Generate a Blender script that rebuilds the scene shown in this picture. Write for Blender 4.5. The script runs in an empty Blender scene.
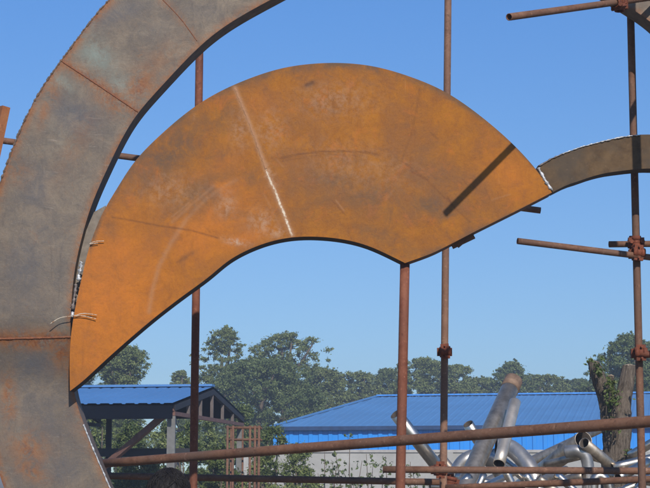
import bpy, bmesh, math, random
import numpy as np
from mathutils import Vector, Matrix
S = bpy.context.scene
COL = S.collection
rad = math.radians

# ------------------------------------------------------------------ camera
F = 1500.0; CX, CY, HOR = 325.0, 244.0, 472.0
PITCH = math.atan((HOR - CY) / F)
EYE = Vector((0, 0, 1.6))
cam_d = bpy.data.cameras.new('camera'); cam = bpy.data.objects.new('camera', cam_d); COL.objects.link(cam)
cam.location = EYE; cam.rotation_euler = (math.pi/2 + PITCH, 0, 0)
cam_d.sensor_width = 36; cam_d.sensor_fit = 'HORIZONTAL'; cam_d.lens = F / 650 * 36
cam_d.clip_start = 0.1; cam_d.clip_end = 6000
S.camera = cam

def W(px, py, Y):
    """world point at depth Y that the photograph shows at (px, py)"""
    x = px - CX; y = CY - py
    d = Vector((x, F*math.cos(PITCH) - y*math.sin(PITCH), F*math.sin(PITCH) + y*math.cos(PITCH)))
    return EYE + d * (Y / d.y)

# ------------------------------------------------------------------ sun, sky, exposure
FAN_Y = 8.0
TIP = W(509, 17, 6.9)                     # free end of the front scaffold tube
SHD = W(445, 214, FAN_Y)                   # where its shadow ends on the fan
LD = (SHD - TIP).normalized()              # direction light travels
TO_SUN = -LD
ELEV = math.asin(TO_SUN.z); AZ = math.atan2(TO_SUN.x, TO_SUN.y)
sun_d = bpy.data.lights.new('sun', 'SUN'); sun = bpy.data.objects.new('sun', sun_d); COL.objects.link(sun)
sun_d.energy = 4.8; sun_d.angle = rad(0.53); sun_d.color = (1.0, 0.94, 0.86)
sun.rotation_euler = LD.to_track_quat('-Z', 'Y').to_euler()
sun.location = (5, -5, 12)
wd = bpy.data.worlds.new('World'); S.world = wd; wd.use_nodes = True
nt = wd.node_tree; nt.nodes.clear()
sky = nt.nodes.new('ShaderNodeTexSky'); sky.sky_type = 'NISHITA'; sky.sun_disc = False
sky.sun_elevation = ELEV; sky.sun_rotation = AZ
sky.altitude = 0; sky.air_density = 1.0; sky.dust_density = 0.1; sky.ozone_density = 5.0
bg = nt.nodes.new('ShaderNodeBackground'); bg.inputs['Strength'].default_value = 0.108
wo = nt.nodes.new('ShaderNodeOutputWorld')
tc = nt.nodes.new('ShaderNodeTexCoord'); va = nt.nodes.new('ShaderNodeVectorMath'); va.operation = 'ADD'; va.inputs[1].default_value = (0, 0, .045)
vn = nt.nodes.new('ShaderNodeVectorMath'); vn.operation = 'NORMALIZE'; nt.links.new(tc.outputs['Generated'], va.inputs[0]); nt.links.new(va.outputs[0], vn.inputs[0]); nt.links.new(vn.outputs[0], sky.inputs[0])
tm = nt.nodes.new('ShaderNodeMix'); tm.data_type = 'RGBA'; tm.blend_type = 'MULTIPLY'; tm.inputs[0].default_value = 1; tm.inputs[7].default_value = (.88, 1.03, 1.17, 1)
sx = nt.nodes.new('ShaderNodeSeparateXYZ'); nt.links.new(tc.outputs['Generated'], sx.inputs[0])
mr = nt.nodes.new('ShaderNodeMapRange'); mr.inputs[1].default_value = .02; mr.inputs[2].default_value = .30; nt.links.new(sx.outputs['Z'], mr.inputs[0])
tt = nt.nodes.new('ShaderNodeMix'); tt.data_type = 'RGBA'; tt.inputs[6].default_value = (.98, .98, .92, 1); tt.inputs[7].default_value = (.80, 1.14, 1.42, 1)   # clean blue overhead, paler air low down
nt.links.new(mr.outputs[0], tt.inputs[0]); nt.links.new(tt.outputs[2], tm.inputs[7])
nt.links.new(sky.outputs[0], tm.inputs[6]); nt.links.new(tm.outputs[2], bg.inputs[0]); nt.links.new(bg.outputs[0], wo.inputs[0])
S.view_settings.view_transform = 'Standard'; S.view_settings.look = 'None'
S.view_settings.exposure = 0.0; S.view_settings.gamma = 1.0; S.view_settings.use_curve_mapping = False

# ------------------------------------------------------------------ helpers
def tag(o, label=None, cat=None, group=None, kind=None):
    if label: o['label'] = label
    if cat: o['category'] = cat
    if group: o['group'] = group
    if kind: o['kind'] = kind
    return o
def empty(name, loc=(0, 0, 0)):
    o = bpy.data.objects.new(name, None); COL.objects.link(o); o.location = loc; o.empty_display_size = .2
    return o
def obj(name, me, mat, parent=None, smooth=False):
    """mesh given in world coordinates; origin moved to its centre base, parented in place"""
    o = bpy.data.objects.new(name, me); COL.objects.link(o)
    if mat is not None: me.materials.append(mat)
    if smooth: me.polygons.foreach_set('use_smooth', [True]*len(me.polygons))
    n = len(me.vertices); co = np.empty(n*3, 'f'); me.vertices.foreach_get('co', co); co = co.reshape(-1, 3)
    c = (co.min(0) + co.max(0)) / 2; c[2] = co[:, 2].min()
    co -= c; me.vertices.foreach_set('co', co.ravel()); me.update()
    loc = Vector(c.tolist())
    if parent is not None:
        off = Vector((0, 0, 0)); p = parent
        while p is not None: off += p.location; p = p.parent
        o.parent = parent; loc = loc - off
    o.location = loc
    return o
def mesh_np(name, V, faces):
    me = bpy.data.meshes.new(name); me.from_pydata([tuple(v) for v in V], [], faces); me.update(); return me
def quads_np(name, V):                       # V: (n,4,3)
    n = len(V); me = bpy.data.meshes.new(name)
    me.vertices.add(n*4); me.vertices.foreach_set('co', V.astype('f').ravel())
    me.loops.add(n*4); me.loops.foreach_set('vertex_index', np.arange(n*4, dtype='i'))
    me.polygons.add(n); me.polygons.foreach_set('loop_start', np.arange(0, n*4, 4, dtype='i'))
    me.polygons.foreach_set('loop_total', np.full(n, 4, 'i')); me.update(calc_edges=True)
    return me
class MB:
    def __init__(s): s.V = []; s.Fc = []; s.sm = []
    def add(s, V, Fc, smooth=False):
        b = len(s.V); s.V += [tuple(v) for v in V]; s.Fc += [tuple(i+b for i in f) for f in Fc]; s.sm += [smooth]*len(Fc); return s
    def prism(s, a, b, w, h, up=(0, 0, 1)):
        a = Vector(a); b = Vector(b); d = (b-a).normalized(); up = Vector(up)
        if abs(d.dot(up)) > .98: up = Vector((0, 1, 0))
        x = d.cross(up).normalized(); y = x.cross(d).normalized()
        P = [p + x*w/2*i + y*h/2*j for p in (a, b) for i, j in ((-1, -1), (1, -1), (1, 1), (-1, 1))]
        return s.add(P, [(3, 2, 1, 0), (4, 5, 6, 7), (0, 1, 5, 4), (1, 2, 6, 5), (2, 3, 7, 6), (3, 0, 4, 7)])
    def box(s, c, sx, sy, sz):
        c = Vector(c); return s.prism(c - Vector((0, 0, sz/2)), c + Vector((0, 0, sz/2)), sx, sy)
    def sweep(s, pts, r, seg=20, wall=None, caps=True, jit=0):
        pts = [Vector(p) for p in pts]; n = len(pts)
        rr = r if isinstance(r, (list, tuple)) else [r]*n
        T = [(pts[min(i+1, n-1)] - pts[max(i-1, 0)]).normalized() for i in range(n)]
        x = T[0].orthogonal().normalized(); fr = []
        for t in T:
            x = (x - t*x.dot(t)).normalized(); fr.append((x.copy(), t.cross(x)))
        def rings(k):
            out = []
            for p, (a, b), q in zip(pts, fr, rr):
                q2 = q*k
                for j in range(seg):
                    th = 2*math.pi*j/seg; jj = 1 + jit*random.uniform(-1, 1)
                    out.append(p + (a*math.cos(th) + b*math.sin(th))*q2*jj)
            return out
        V = rings(1); Fc = []
        for i in range(n-1):
            for j in range(seg):
                k = (j+1) % seg; Fc.append((i*seg+j, i*seg+k, (i+1)*seg+k, (i+1)*seg+j))
        if wall:
            V += rings(1 - wall/rr[0]); o = n*seg
            for i in range(n-1):
                for j in range(seg):
                    k = (j+1) % seg; Fc.append((o+i*seg+k, o+i*seg+j, o+(i+1)*seg+j, o+(i+1)*seg+k))
            for j in range(seg):
                k = (j+1) % seg; Fc.append((j, o+j, o+k, k)); e = (n-1)*seg; Fc.append((e+k, o+e+k, o+e+j, e+j))
        s.inner = (len(s.Fc)+(n-1)*seg, len(s.Fc)+2*(n-1)*seg) if wall else None
        s.add(V, Fc, True)
        if caps and not wall:
            s.Fc += [tuple(len(s.V)-n*seg+j for j in reversed(range(seg))), tuple(len(s.V)-seg+j for j in range(seg))]; s.sm += [False]*2
        return s
    def build(s, name, mat, parent=None):
        me = bpy.data.meshes.new(name); me.from_pydata(s.V, [], s.Fc); me.update()
        me.polygons.foreach_set('use_smooth', s.sm)
        return obj(name, me, mat, parent)
def catmull(P, n=8):
    P = [Vector(p) for p in P]; Q = [P[0]*2-P[1]] + P + [P[-1]*2-P[-2]]; out = []
    for i in range(1, len(Q)-2):
        a, b, c, d = Q[i-1:i+3]
        for k in range(n):
            t = k/n; out.append(.5*((2*b) + (c-a)*t + (2*a-5*b+4*c-d)*t*t + (3*b-a-3*c+d)*t**3))
    out.append(P[-1]); return out
def resample(P, n):
    A = np.array([list(p) for p in P]); d = np.r_[0, np.cumsum(np.linalg.norm(np.diff(A, axis=0), axis=1))]
    t = np.linspace(0, d[-1], n); return np.stack([np.interp(t, d, A[:, i]) for i in range(A.shape[1])], 1)

def smooth_line(P, sig, step=2.):
    A = np.array([list(p)[:2] for p in P]); L = np.linalg.norm(np.diff(A, axis=0), axis=1).sum(); n = int(L/step)+2; A = resample([list(a) for a in A], n)
    k = int(3*sig/step); kern = np.exp(-.5*(np.arange(-k, k+1)*step/sig)**2); kern /= kern.sum()
    E = np.concatenate([2*A[0]-A[k:0:-1], A, 2*A[-1]-A[-2:-k-2:-1]])
    return [Vector((a, b, 0)) for a, b in np.stack([np.convolve(E[:, i], kern, 'valid') for i in (0, 1)], 1)]

# ------------------------------------------------------------------ materials
K = .80                                       # overall reflectance of the rusty, painted and leafy surfaces
class NT:
    def __init__(s, name):
        s.m = bpy.data.materials.new(name); s.m.use_nodes = True; s.t = s.m.node_tree
        s.b = s.t.nodes['Principled BSDF']; s.out = s.t.nodes['Material Output']
        s.co = s.t.nodes.new('ShaderNodeTexCoord').outputs['Object']
        s.geo = s.t.nodes.new('ShaderNodeNewGeometry').outputs['Position']
    def L(s, a, b): s.t.links.new(a, b)
    def noise(s, scale, detail=5, rough=.6, vec=None, out='Fac', stretch=None, dist=0):
        v = s.geo if vec is None else vec
        if stretch:
            m = s.t.nodes.new('ShaderNodeMapping'); m.inputs['Scale'].default_value = stretch; s.L(v, m.inputs[0]); v = m.outputs[0]
        n = s.t.nodes.new('ShaderNodeTexNoise'); n.inputs['Scale'].default_value = scale; n.inputs['Detail'].default_value = detail
        n.inputs['Roughness'].default_value = rough; n.inputs['Distortion'].default_value = dist; s.L(v, n.inputs['Vector']); return n.outputs[out]
    def ramp(s, v, a, b, lo=0., hi=1.):
        n = s.t.nodes.new('ShaderNodeMapRange'); n.inputs[1].default_value = a; n.inputs[2].default_value = b
        n.inputs[3].default_value = lo; n.inputs[4].default_value = hi; s.L(v, n.inputs[0]); return n.outputs[0]
    def mix(s, f, a, b, mode='MIX'):
        n = s.t.nodes.new('ShaderNodeMix'); n.data_type = 'RGBA'; n.blend_type = mode
        if isinstance(f, float): n.inputs[0].default_value = f
        else: s.L(f, n.inputs[0])
        for v, i in ((a, 6), (b, 7)):
            if isinstance(v, tuple): n.inputs[i].default_value = (*(q*K for q in v), 1)
            else: s.L(v, n.inputs[i])
        return n.outputs[2]
    def math(s, op, a, b):
        n = s.t.nodes.new('ShaderNodeMath'); n.operation = op
        for v, i in ((a, 0), (b, 1)):
            if isinstance(v, (int, float)): n.inputs[i].default_value = v
            else: s.L(v, n.inputs[i])
        return n.outputs[0]
    def attr(s, name):
        n = s.t.nodes.new('ShaderNodeAttribute'); n.attribute_name = name
        q = s.t.nodes.new('ShaderNodeSeparateColor'); s.L(n.outputs['Color'], q.inputs[0]); return q.outputs
    def bump(s, h, strength=.3, dist=.01):
        n = s.t.nodes.new('ShaderNodeBump'); n.inputs['Strength'].default_value = strength; n.inputs['Distance'].default_value = dist
        s.L(h, n.inputs['Height']); s.L(n.outputs[0], s.b.inputs['Normal'])
    def fin(s, col=None, rough=.7, metal=0., spec=.5):
        if col is not None:
            if isinstance(col, tuple): s.b.inputs['Base Color'].default_value = (*(q*K for q in col), 1)
            else: s.L(col, s.b.inputs['Base Color'])
        if isinstance(rough, (int, float)): s.b.inputs['Roughness'].default_value = rough
        else: s.L(rough, s.b.inputs['Roughness'])
        s.b.inputs['Metallic'].default_value = metal; s.b.inputs['Specular IOR Level'].default_value = spec
        return s.m
def simple(name, c, rough=.7, metal=0., var=.25, scale=6., spec=.5):
    n = NT(name); f = n.noise(scale, 6)
    lo = tuple(x*(1-var) for x in c); hi = tuple(min(1, x*(1+var)) for x in c)
    return n.fin(n.mix(n.ramp(f, .3, .7), lo, hi), rough, metal, spec)

def mat_fan():
    n = NT('orange_rust_plate'); m = n.attr('stain')     # r: grey-brown smudge and painted rim shade, g: vivid orange, b: pale/dust
    big = n.noise(3.2, 8, .68, dist=.4); mid = n.noise(10, 9, .78, dist=.5); fine = n.noise(60, 7, .8); sp = n.noise(210, 3, .7); blot = n.noise(5.5, 9, .8, dist=1.2)
    base = n.mix(n.ramp(mid, .36, .64), (.29, .098, .013), (.425, .158, .018))
    base = n.mix(n.math('MULTIPLY', n.ramp(big, .46, .60), .75), base, (.27, .105, .030))
    base = n.mix(n.math('MULTIPLY', n.ramp(blot, .54, .64), .55), base, (.205, .088, .036))
    base = n.mix(n.math('MULTIPLY', n.ramp(n.noise(7, 8, .75, dist=.8), .55, .66), .5), base, (.53, .150, .024))
    base = n.mix(n.math('MULTIPLY', n.ramp(fine, .50, .66), .40), base, (.165, .060, .022))
    base = n.mix(n.math('MULTIPLY', n.ramp(sp, .56, .70), .6), base, (.54, .23, .04))
    g = n.math('MULTIPLY', m[1], n.ramp(mid, .30, .58, .3, .9))
    base = n.mix(g, base, (.60, .185, .026))
    base = n.mix(n.math('MULTIPLY', g, n.math('MULTIPLY', n.ramp(fine, .5, .64), .5)), base, (.30, .09, .02))
    r = n.math('MULTIPLY', m[0], n.ramp(n.noise(6, 9, .75, dist=.6), .34, .56))
    base = n.mix(r, base, (.128, .082, .052))
    b = n.math('MULTIPLY', m[2], n.ramp(n.noise(26, 8, .8), .44, .58))
    base = n.mix(b, base, (.50, .33, .22))
    sc = n.noise(6, 8, .8, stretch=(9, 1, 1), dist=1.)
    base = n.mix(n.math('MULTIPLY', n.ramp(sc, .62, .68), .25), base, (.56, .30, .12))
    run = n.noise(9, 6, .75, stretch=(3.5, 1, .35)); base = n.mix(n.math('MULTIPLY', n.ramp(run, .56, .68), .35), base, (.22, .075, .022))
    k = n.attr('marks'); nz = n.noise(45, 6, .8)
    base = n.mix(n.math('MULTIPLY', k[0], n.ramp(nz, .30, .55, .45, 1.)), base, (.43, .235, .125))
    base = n.mix(n.math('MULTIPLY', n.ramp(n.math('ADD', n.math('MULTIPLY', k[1], .6), n.noise(38, 7, .85)), .98, 1.12), n.ramp(k[1], .15, .3)), base, (.78, .66, .50))
    base = n.mix(n.math('MULTIPLY', k[2], n.ramp(nz, .30, .55, .3, .9)), base, (.13, .05, .022))
    n.bump(n.math('ADD', n.math('ADD', n.math('MULTIPLY', big, 2), n.math('MULTIPLY', k[0], .5)), n.math('ADD', mid, n.math('MULTIPLY', fine, .6))), .5, .007)
    return n.fin(base, n.ramp(mid, .3, .7, .62, .85), 0., .2)
def mat_ring():
    n = NT('mill_scale_plate'); m = n.attr('stain')      # r: rust, g: verdigris, b: dark blue-grey
    big = n.noise(2.6, 9, .72, dist=.6); mid = n.noise(9, 9, .78, dist=.8); fine = n.noise(55, 7, .8); st = n.noise(5, 9, .8, dist=1.8)
    base = n.mix(n.ramp(big, .36, .64), (.140, .108, .080), (.235, .178, .122))
    base = n.mix(n.math('MULTIPLY', n.ramp(mid, .42, .60), .6), base, (.128, .108, .094))
    base = n.mix(n.math('MULTIPLY', n.ramp(st, .52, .68), .45), base, (.235, .155, .095))
    base = n.mix(n.math('MULTIPLY', n.ramp(n.noise(13, 9, .8, dist=.6), .58, .70), .45), base, (.27, .115, .042))
    base = n.mix(n.math('MULTIPLY', n.ramp(fine, .5, .64), .32), base, (.065, .054, .048))
    base = n.mix(n.math('MULTIPLY', n.ramp(n.noise(150, 4, .7), .58, .68), .5), base, (.34, .27, .20))
    b = n.math('MULTIPLY', m[2], n.ramp(mid, .38, .56, .45, .95)); base = n.mix(b, base, (.098, .098, .108))
    g = n.math('MULTIPLY', m[1], n.ramp(n.noise(13, 8, .78), .40, .56)); base = n.mix(g, base, (.205, .235, .200))
    r = n.math('MULTIPLY', m[0], n.ramp(n.noise(15, 9, .8, dist=.5), .40, .54)); base = n.mix(r, base, (.30, .112, .030))
    r2 = n.math('MULTIPLY', n.ramp(m[0], .55, 1.), n.ramp(fine, .42, .58)); base = n.mix(r2, base, (.16, .052, .024))
    sc = n.noise(7, 8, .8, stretch=(1, 1, 8), dist=.7); base = n.mix(n.math('MULTIPLY', n.ramp(sc, .60, .66), .45), base, (.34, .28, .22))
    run = n.noise(8, 8, .8, stretch=(4, 1, .4), dist=.3); base = n.mix(n.math('MULTIPLY', n.ramp(run, .57, .66), .5), base, (.10, .075, .062))
    n.bump(n.math('ADD', n.math('MULTIPLY', big, 1.6), n.math('ADD', mid, n.math('MULTIPLY', fine, .5))), .45, .006)
    return n.fin(base, n.ramp(mid, .3, .7, .48, .75), 0.1, .35)
def mat_rusttube(name, a, b, c, sc=1.):
    n = NT(name); f = n.noise(16*sc, 7, .7); g = n.noise(60*sc, 5, .7); h = n.noise(4, 4)
    base = n.mix(n.ramp(f, .35, .65), a, b); base = n.mix(n.math('MULTIPLY', n.ramp(h, .45, .65), .7), base, c)
    base = n.mix(n.math('MULTIPLY', n.ramp(g, .58, .74), .6), base, tuple(min(1, x*2.0+.04) for x in b))
    sp = n.noise(9*sc, 8, .85, stretch=(1.6, 1.6, .5)); base = n.mix(n.math('MULTIPLY', n.ramp(sp, .60, .66), .6), base, tuple(min(1, x*1.5+.09) for x in b))
    base = n.mix(n.math('MULTIPLY', n.ramp(n.noise(26*sc, 6, .8), .58, .64), .6), base, tuple(x*.4 for x in a))
    n.bump(n.math('ADD', f, n.math('MULTIPLY', g, .4)), .5, .004)
    return n.fin(base, .75, 0.1, .35)
M = {}
M['fan'] = mat_fan(); M['ring'] = mat_ring()
M['edge'] = simple('shade_dark_steel_edge', (.035, .018, .012), .7, .1, .4, 25)  # plate edge colour darkened to carry the shade on the undersides
M['side'] = simple('brown_side_plate', (.15, .105, .075), .7, .1, .35, 20)
M['fanedge'] = simple('rust_edge', (.15, .065, .032), .75, .0, .4, 25)
M['tube'] = mat_rusttube('rusty_tube', (.145, .066, .038), (.25, .125, .072), (.12, .075, .055))
M['tubered'] = mat_rusttube('red_rust_tube', (.18, .055, .028), (.28, .10, .05), (.13, .05, .032))
M['tubetan'] = mat_rusttube('tan_rust_tube', (.21, .11, .07), (.33, .185, .12), (.16, .08, .055))
M['clamp'] = mat_rusttube('rusty_clamp', (.14, .038, .018), (.26, .07, .03), (.06, .028, .02), 2)
M['weldrust'] = mat_rusttube('rusty_weld', (.16, .055, .03), (.30, .11, .045), (.22, .09, .045), 3)
M['weldsilver'] = simple('fresh_weld', (.46, .46, .46), .5, .3, .7, 60)
M['weldgrey'] = simple('grey_weld', (.20, .16, .14), .55, .3, .4, 60)
M['seam'] = simple('rust_bead', (.40, .20, .10), .8, 0, .25, 60, .2)
M['seam2'] = simple('low_rust_bead', (.43, .185, .055), .8, 0, .2, 60, .2); M['rim'] = simple('cut_rim_steel', (.15, .10, .07), .7, .1, .45, 40)
n = NT('flaking_pale_bead'); M['seampale'] = n.fin(n.mix(n.ramp(n.noise(70, 5, .8), .44, .52), (.36, .19, .10), (.66, .56, .43)), .85, 0, .2)
M['scratch'] = simple('dark_scribe', (.34, .14, .04), .85, 0, .25, 60, .2)
M['beam'] = None

# ------------------------------------------------------------------ ground
def ground():
    n = NT('yard_dirt'); f = n.noise(.6, 8, .65); g = n.noise(12, 6, .7)
    c = n.mix(n.ramp(f, .35, .65), (.20, .165, .12), (.30, .26, .20)); c = n.mix(n.math('MULTIPLY', n.ramp(g, .5, .7), .4), c, (.13, .11, .085))
    n.bump(g, .4, .03); m = n.fin(c, .9, 0, .2)
    b = MB(); b.add([(-2500, -300, 0), (2500, -300, 0), (2500, 4000, 0), (-2500, 4000, 0)], [(0, 1, 2, 3)])
    return tag(b.build('ground', m), kind='structure')
ground()

# ------------------------------------------------------------------ sculpture
def band_plate(name, A, B, ns, nc, Yf, depth, mat, edge_mats, parent, masks, marks=None, lower_rust=False):
    """box-section plate between two outlines A (outer) and B (inner), in photograph pixels.
    Front face is a grid with a stain attribute; each side face is part of the same mesh."""
    A = resample(A, ns); B = resample(B, ns)
    yf = Yf if callable(Yf) else (lambda x, y: Yf)
    V = []; px = []
    for i in range(ns):
        for j in range(nc+1):
            t = j/nc; p = A[i]*(1-t) + B[i]*t; px.append((p[0], p[1], t)); V.append(W(p[0], p[1], yf(p[0], p[1])))
    nf = len(V); Fc = []; mi = []
    for i in range(ns-1):
        for j in range(nc):
            a = i*(nc+1)+j; Fc.append((a, a+1, a+nc+2, a+nc+1)); mi.append(0)
    # back face and sides
    V += [v + Vector((0, depth, 0)) for v in V[:nf]]
    for i in range(ns-1):
        for j in range(nc):
            a = nf+i*(nc+1)+j; Fc.append((a, a+nc+1, a+nc+2, a+1)); mi.append(0)
        a = i*(nc+1); Fc.append((a, a+nc+1, a+nc+1+nf, a+nf)); mi.append(1)
        a = i*(nc+1)+nc; Fc.append((a+nc+1, a, a+nf, a+nc+1+nf)); mi.append(3 if lower_rust and B[i][0] > 404 else 2)
    for e, fl in ((0, 0), ((ns-1)*(nc+1), 1)):
        for j in range(nc):
            f = (e+j, e+j+1, e+j+1+nf, e+j+nf); Fc.append(f if fl else tuple(reversed(f))); mi.append(1)
    me = bpy.data.meshes.new(name); me.from_pydata(V, [], Fc); me.materials.append(mat)
    for m in edge_mats: me.materials.append(m)
    me.polygons.foreach_set('material_index', mi)
    ca = me.color_attributes.new('stain', 'FLOAT_COLOR', 'POINT')
    P = np.array(px); C = masks(P[:, 0], P[:, 1], P[:, 2]); C = np.concatenate([C, C]); ca.data.foreach_set('color', C.astype('f').ravel())
    if marks is not None:
        cb = me.color_attributes.new('marks', 'FLOAT_COLOR', 'POINT'); C = marks(P[:, 0], P[:, 1]); C = np.concatenate([C, C*0]); cb.data.foreach_set('color', C.astype('f').ravel())
    me.update()
    me.polygons.foreach_set('use_smooth', [True]*len(me.polygons)); me.set_sharp_from_angle(angle=rad(35))
    return obj(name, me, None, parent)
def gauss(x, y, L):
    r = np.zeros_like(x)
    for cx, cy, rx, ry, ang, amp in L:
        a = rad(ang); u = (x-cx)*math.cos(a)+(y-cy)*math.sin(a); v = -(x-cx)*math.sin(a)+(y-cy)*math.cos(a)
        r = np.maximum(r, amp*np.exp(-(u/rx)**2-(v/ry)**2))
    return r
def segd(x, y, pts):
    d = np.full_like(x, 1e9)
    for (ax, ay), (bx, by) in zip(pts[:-1], pts[1:]):
        t = np.clip(((x-ax)*(bx-ax)+(y-ay)*(by-ay))/((bx-ax)**2+(by-ay)**2), 0, 1)
        d = np.minimum(d, np.hypot(x-ax-t*(bx-ax), y-ay-t*(by-ay)))
    return d
def rgba(r, g, b): return np.clip(np.stack([r, g, b, np.ones_like(r)], 1), 0, 1)

sculpt = tag(empty('steel_sculpture', W(300, 470, 8.2) * 1.0), 'curved steel sculpture, rusty orange fan plate welded between a big grey ring and thin arc', 'sculpture')
sculpt.location.z = 0

S1 = [(60, 60), (98, 85), (138, 112)]; S2 = [(-25, 341), (0, 339), (40, 338), (72, 337)]; S3 = [(160, -3), (180, 18), (197, 41)]
ring_out = [(108, 0), (89.7, 22), (61, 61), (42, 86), (25, 118), (15, 142), (6, 165), (0, 182), (-12, 225), (-21, 280), (-23, 340), (-18, 400), (-5, 460), (16, 520), (60, 610), (120, 690), (190, 765)]
ring_in = [(272, -1), (220, 29), (189.5, 56), (159, 89), (137, 113), (123, 136), (109, 165), (97, 191), (89, 211), (78.5, 250), (73.5, 275), (71, 309), (70, 345), (70.5, 372), (75, 400), (84, 424.5), (97, 457), (110, 488), (135, 540), (175, 610), (225, 690), (275, 765)]
# over the top, outside the picture, and down again past the upper right corner
ring_out = [(800, 120), (745, 10), (660, -70), (560, -120), (450, -140), (330, -128), (200, -76)] + ring_out
ring_in = [(700, 92), (676, 50), (655, 24), (622, 3), (560, -32), (470, -58), (370, -48)] + ring_in
RA = smooth_line(catmull([(a, b, 0) for a, b in ring_out], 10), 20); RB = smooth_line(catmull([(a, b, 0) for a, b in ring_in], 10), 16)
# pair the outlines at the weld seams so that cross lines stay square to the ring
def split_pair(A, B, keysA, keysB, n_each):
    def idx(P, k): return min(range(len(P)), key=lambda i: (P[i][0]-k[0])**2+(P[i][1]-k[1])**2)
    oa = []; ob = []; la = 0; lb = 0
    for ka, kb, n in zip(keysA+[None], keysB+[None], n_each):
        ia = len(A)-1 if ka is None else idx(A, ka); ib = len(B)-1 if kb is None else idx(B, kb)
        a = resample(A[la:ia+1], n); b = resample(B[lb:ib+1], n)
        oa += a.tolist()[(1 if oa else 0):]; ob += b.tolist()[(1 if ob else 0):]; la, lb = ia, ib
    return oa, ob
RA2, RB2 = split_pair(RA, RB, [(108, 0), (61, 61), (-23, 340), (16, 520)], [(272, -1), (137, 113), (70, 345), (110, 488)], [90, 30, 60, 40, 30])
def ring_y(x, y):
    t = min(1, max(0, (y-310)/85)) if x < 330 else 0
    return 8.02 + .10*t*t*(3-2*t)
def ring_masks(x, y, t):
    s1 = np.exp(-(segd(x, y, S1)/5)**2); s2 = np.exp(-(segd(x, y, S2)/8)**2); s3 = .5*np.exp(-(segd(x, y, S3)/3.5)**2)
    ed = .75*np.exp(-((1-t)*90/5)**2) + .95*np.exp(-(t*90/5)**2)
    r = np.maximum.reduce([s1, .95*s2, s3, ed, gauss(x, y, [(100, 84, 46, 5, 33, .9), (35, 345, 40, 5, 0, .9), (140, 88, 14, 22, 30, .9), (112, 103, 20, 9, 30, .8), (52, 92, 8, 14, 20, .6), (62, 352, 12, 16, 0, .9), (28, 448, 20, 16, 40, .75), (8, 395, 7, 22, 0, .85), (30, 470, 18, 9, 30, .75), (44, 112, 5, 16, 15, .7), (18, 175, 14, 10, 0, .5), (160, 60, 30, 12, -40, .35), (10, 405, 7, 20, 0, .7), (86, 415, 10, 20, 0, .6), (58, 30, 60, 5, -50, .4), (75, 145, 40, 12, -60, .25)])])
    g = gauss(x, y, [(96, 55, 22, 13, 45, .95), (122, 85, 15, 10, 40, .9), (60, 82, 15, 7, 30, .8), (63, 320, 10, 8, 0, .3), (60, 140, 12, 22, 10, .25)])
    b = gauss(x, y, [(30, 300, 60, 120, 0, .25), (45, 400, 50, 90, 0, .35), (75, 115, 26, 16, 20, .9), (120, 12, 30, 10, -20, .75), (35, 190, 16, 26, 10, .6), (25, 265, 24, 30, 0, .6), (42, 230, 14, 20, 0, .4), (35, 365, 30, 16, 0, .8), (50, 425, 20, 26, 0, .5), (60, 468, 24, 18, 20, .6), (155, 30, 20, 12, 0, .3), (205, 10, 22, 10, 0, .3)])
    return rgba(r, g, b)
ring = band_plate('curved_ring', [p[:2] for p in RA2], [p[:2] for p in RB2], 420, 26, ring_y, .145, M['ring'], [M['edge'], M['side']], sculpt, ring_masks)
tag(ring, 'grey mill-scale steel ring plate with rust stains')

fan_out = [(70, 391), (69.5, 350), (73, 319), (77.6, 296), (82.5, 275), (88, 250), (96.5, 226), (104.5, 208), (117, 189), (135, 160), (169, 127), (195, 106), (220, 91), (250, 78), (285, 67), (329, 62.5), (369, 65), (400, 73), (430, 84), (450, 94), (477, 113), (508, 139), (533, 165), (543, 178), (552, 192.5)]
fan_in1 = [(70, 391), (81, 383), (110, 356), (148, 323), (180, 298), (209, 277), (226, 262), (243, 252), (262, 244), (280, 239), (300, 236.5), (325, 237), (350, 240.5), (373, 247.5), (405, 263)]
fan_in2 = [(405, 263), (430, 254), (447, 246), (474, 232), (520, 209), (552, 192.5)]
FA = smooth_line(catmull([(a, b, 0) for a, b in fan_out], 8), 14); FB1 = smooth_line(catmull([(a, b, 0) for a, b in fan_in1], 8), 9); FB2 = catmull([(a, b, 0) for a, b in fan_in2], 4)
def kidx(P, k): return min(range(len(P)), key=lambda i: (P[i][0]-k[0])**2+(P[i][1]-k[1])**2)
ka = kidx(FA, (430, 84)); ks = kidx(FA, (235, 84)); kb = kidx(FB1, (292, 237))
a3 = resample(FA[:ks+1], 260).tolist() + resample(FA[ks:ka+1], 170).tolist()[1:] + resample(FA[ka:], 110).tolist()[1:]
b3 = resample(FB1[:kb+1], 260).tolist() + resample(FB1[kb:], 170).tolist()[1:] + resample(FB2, 110).tolist()[1:]
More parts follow.
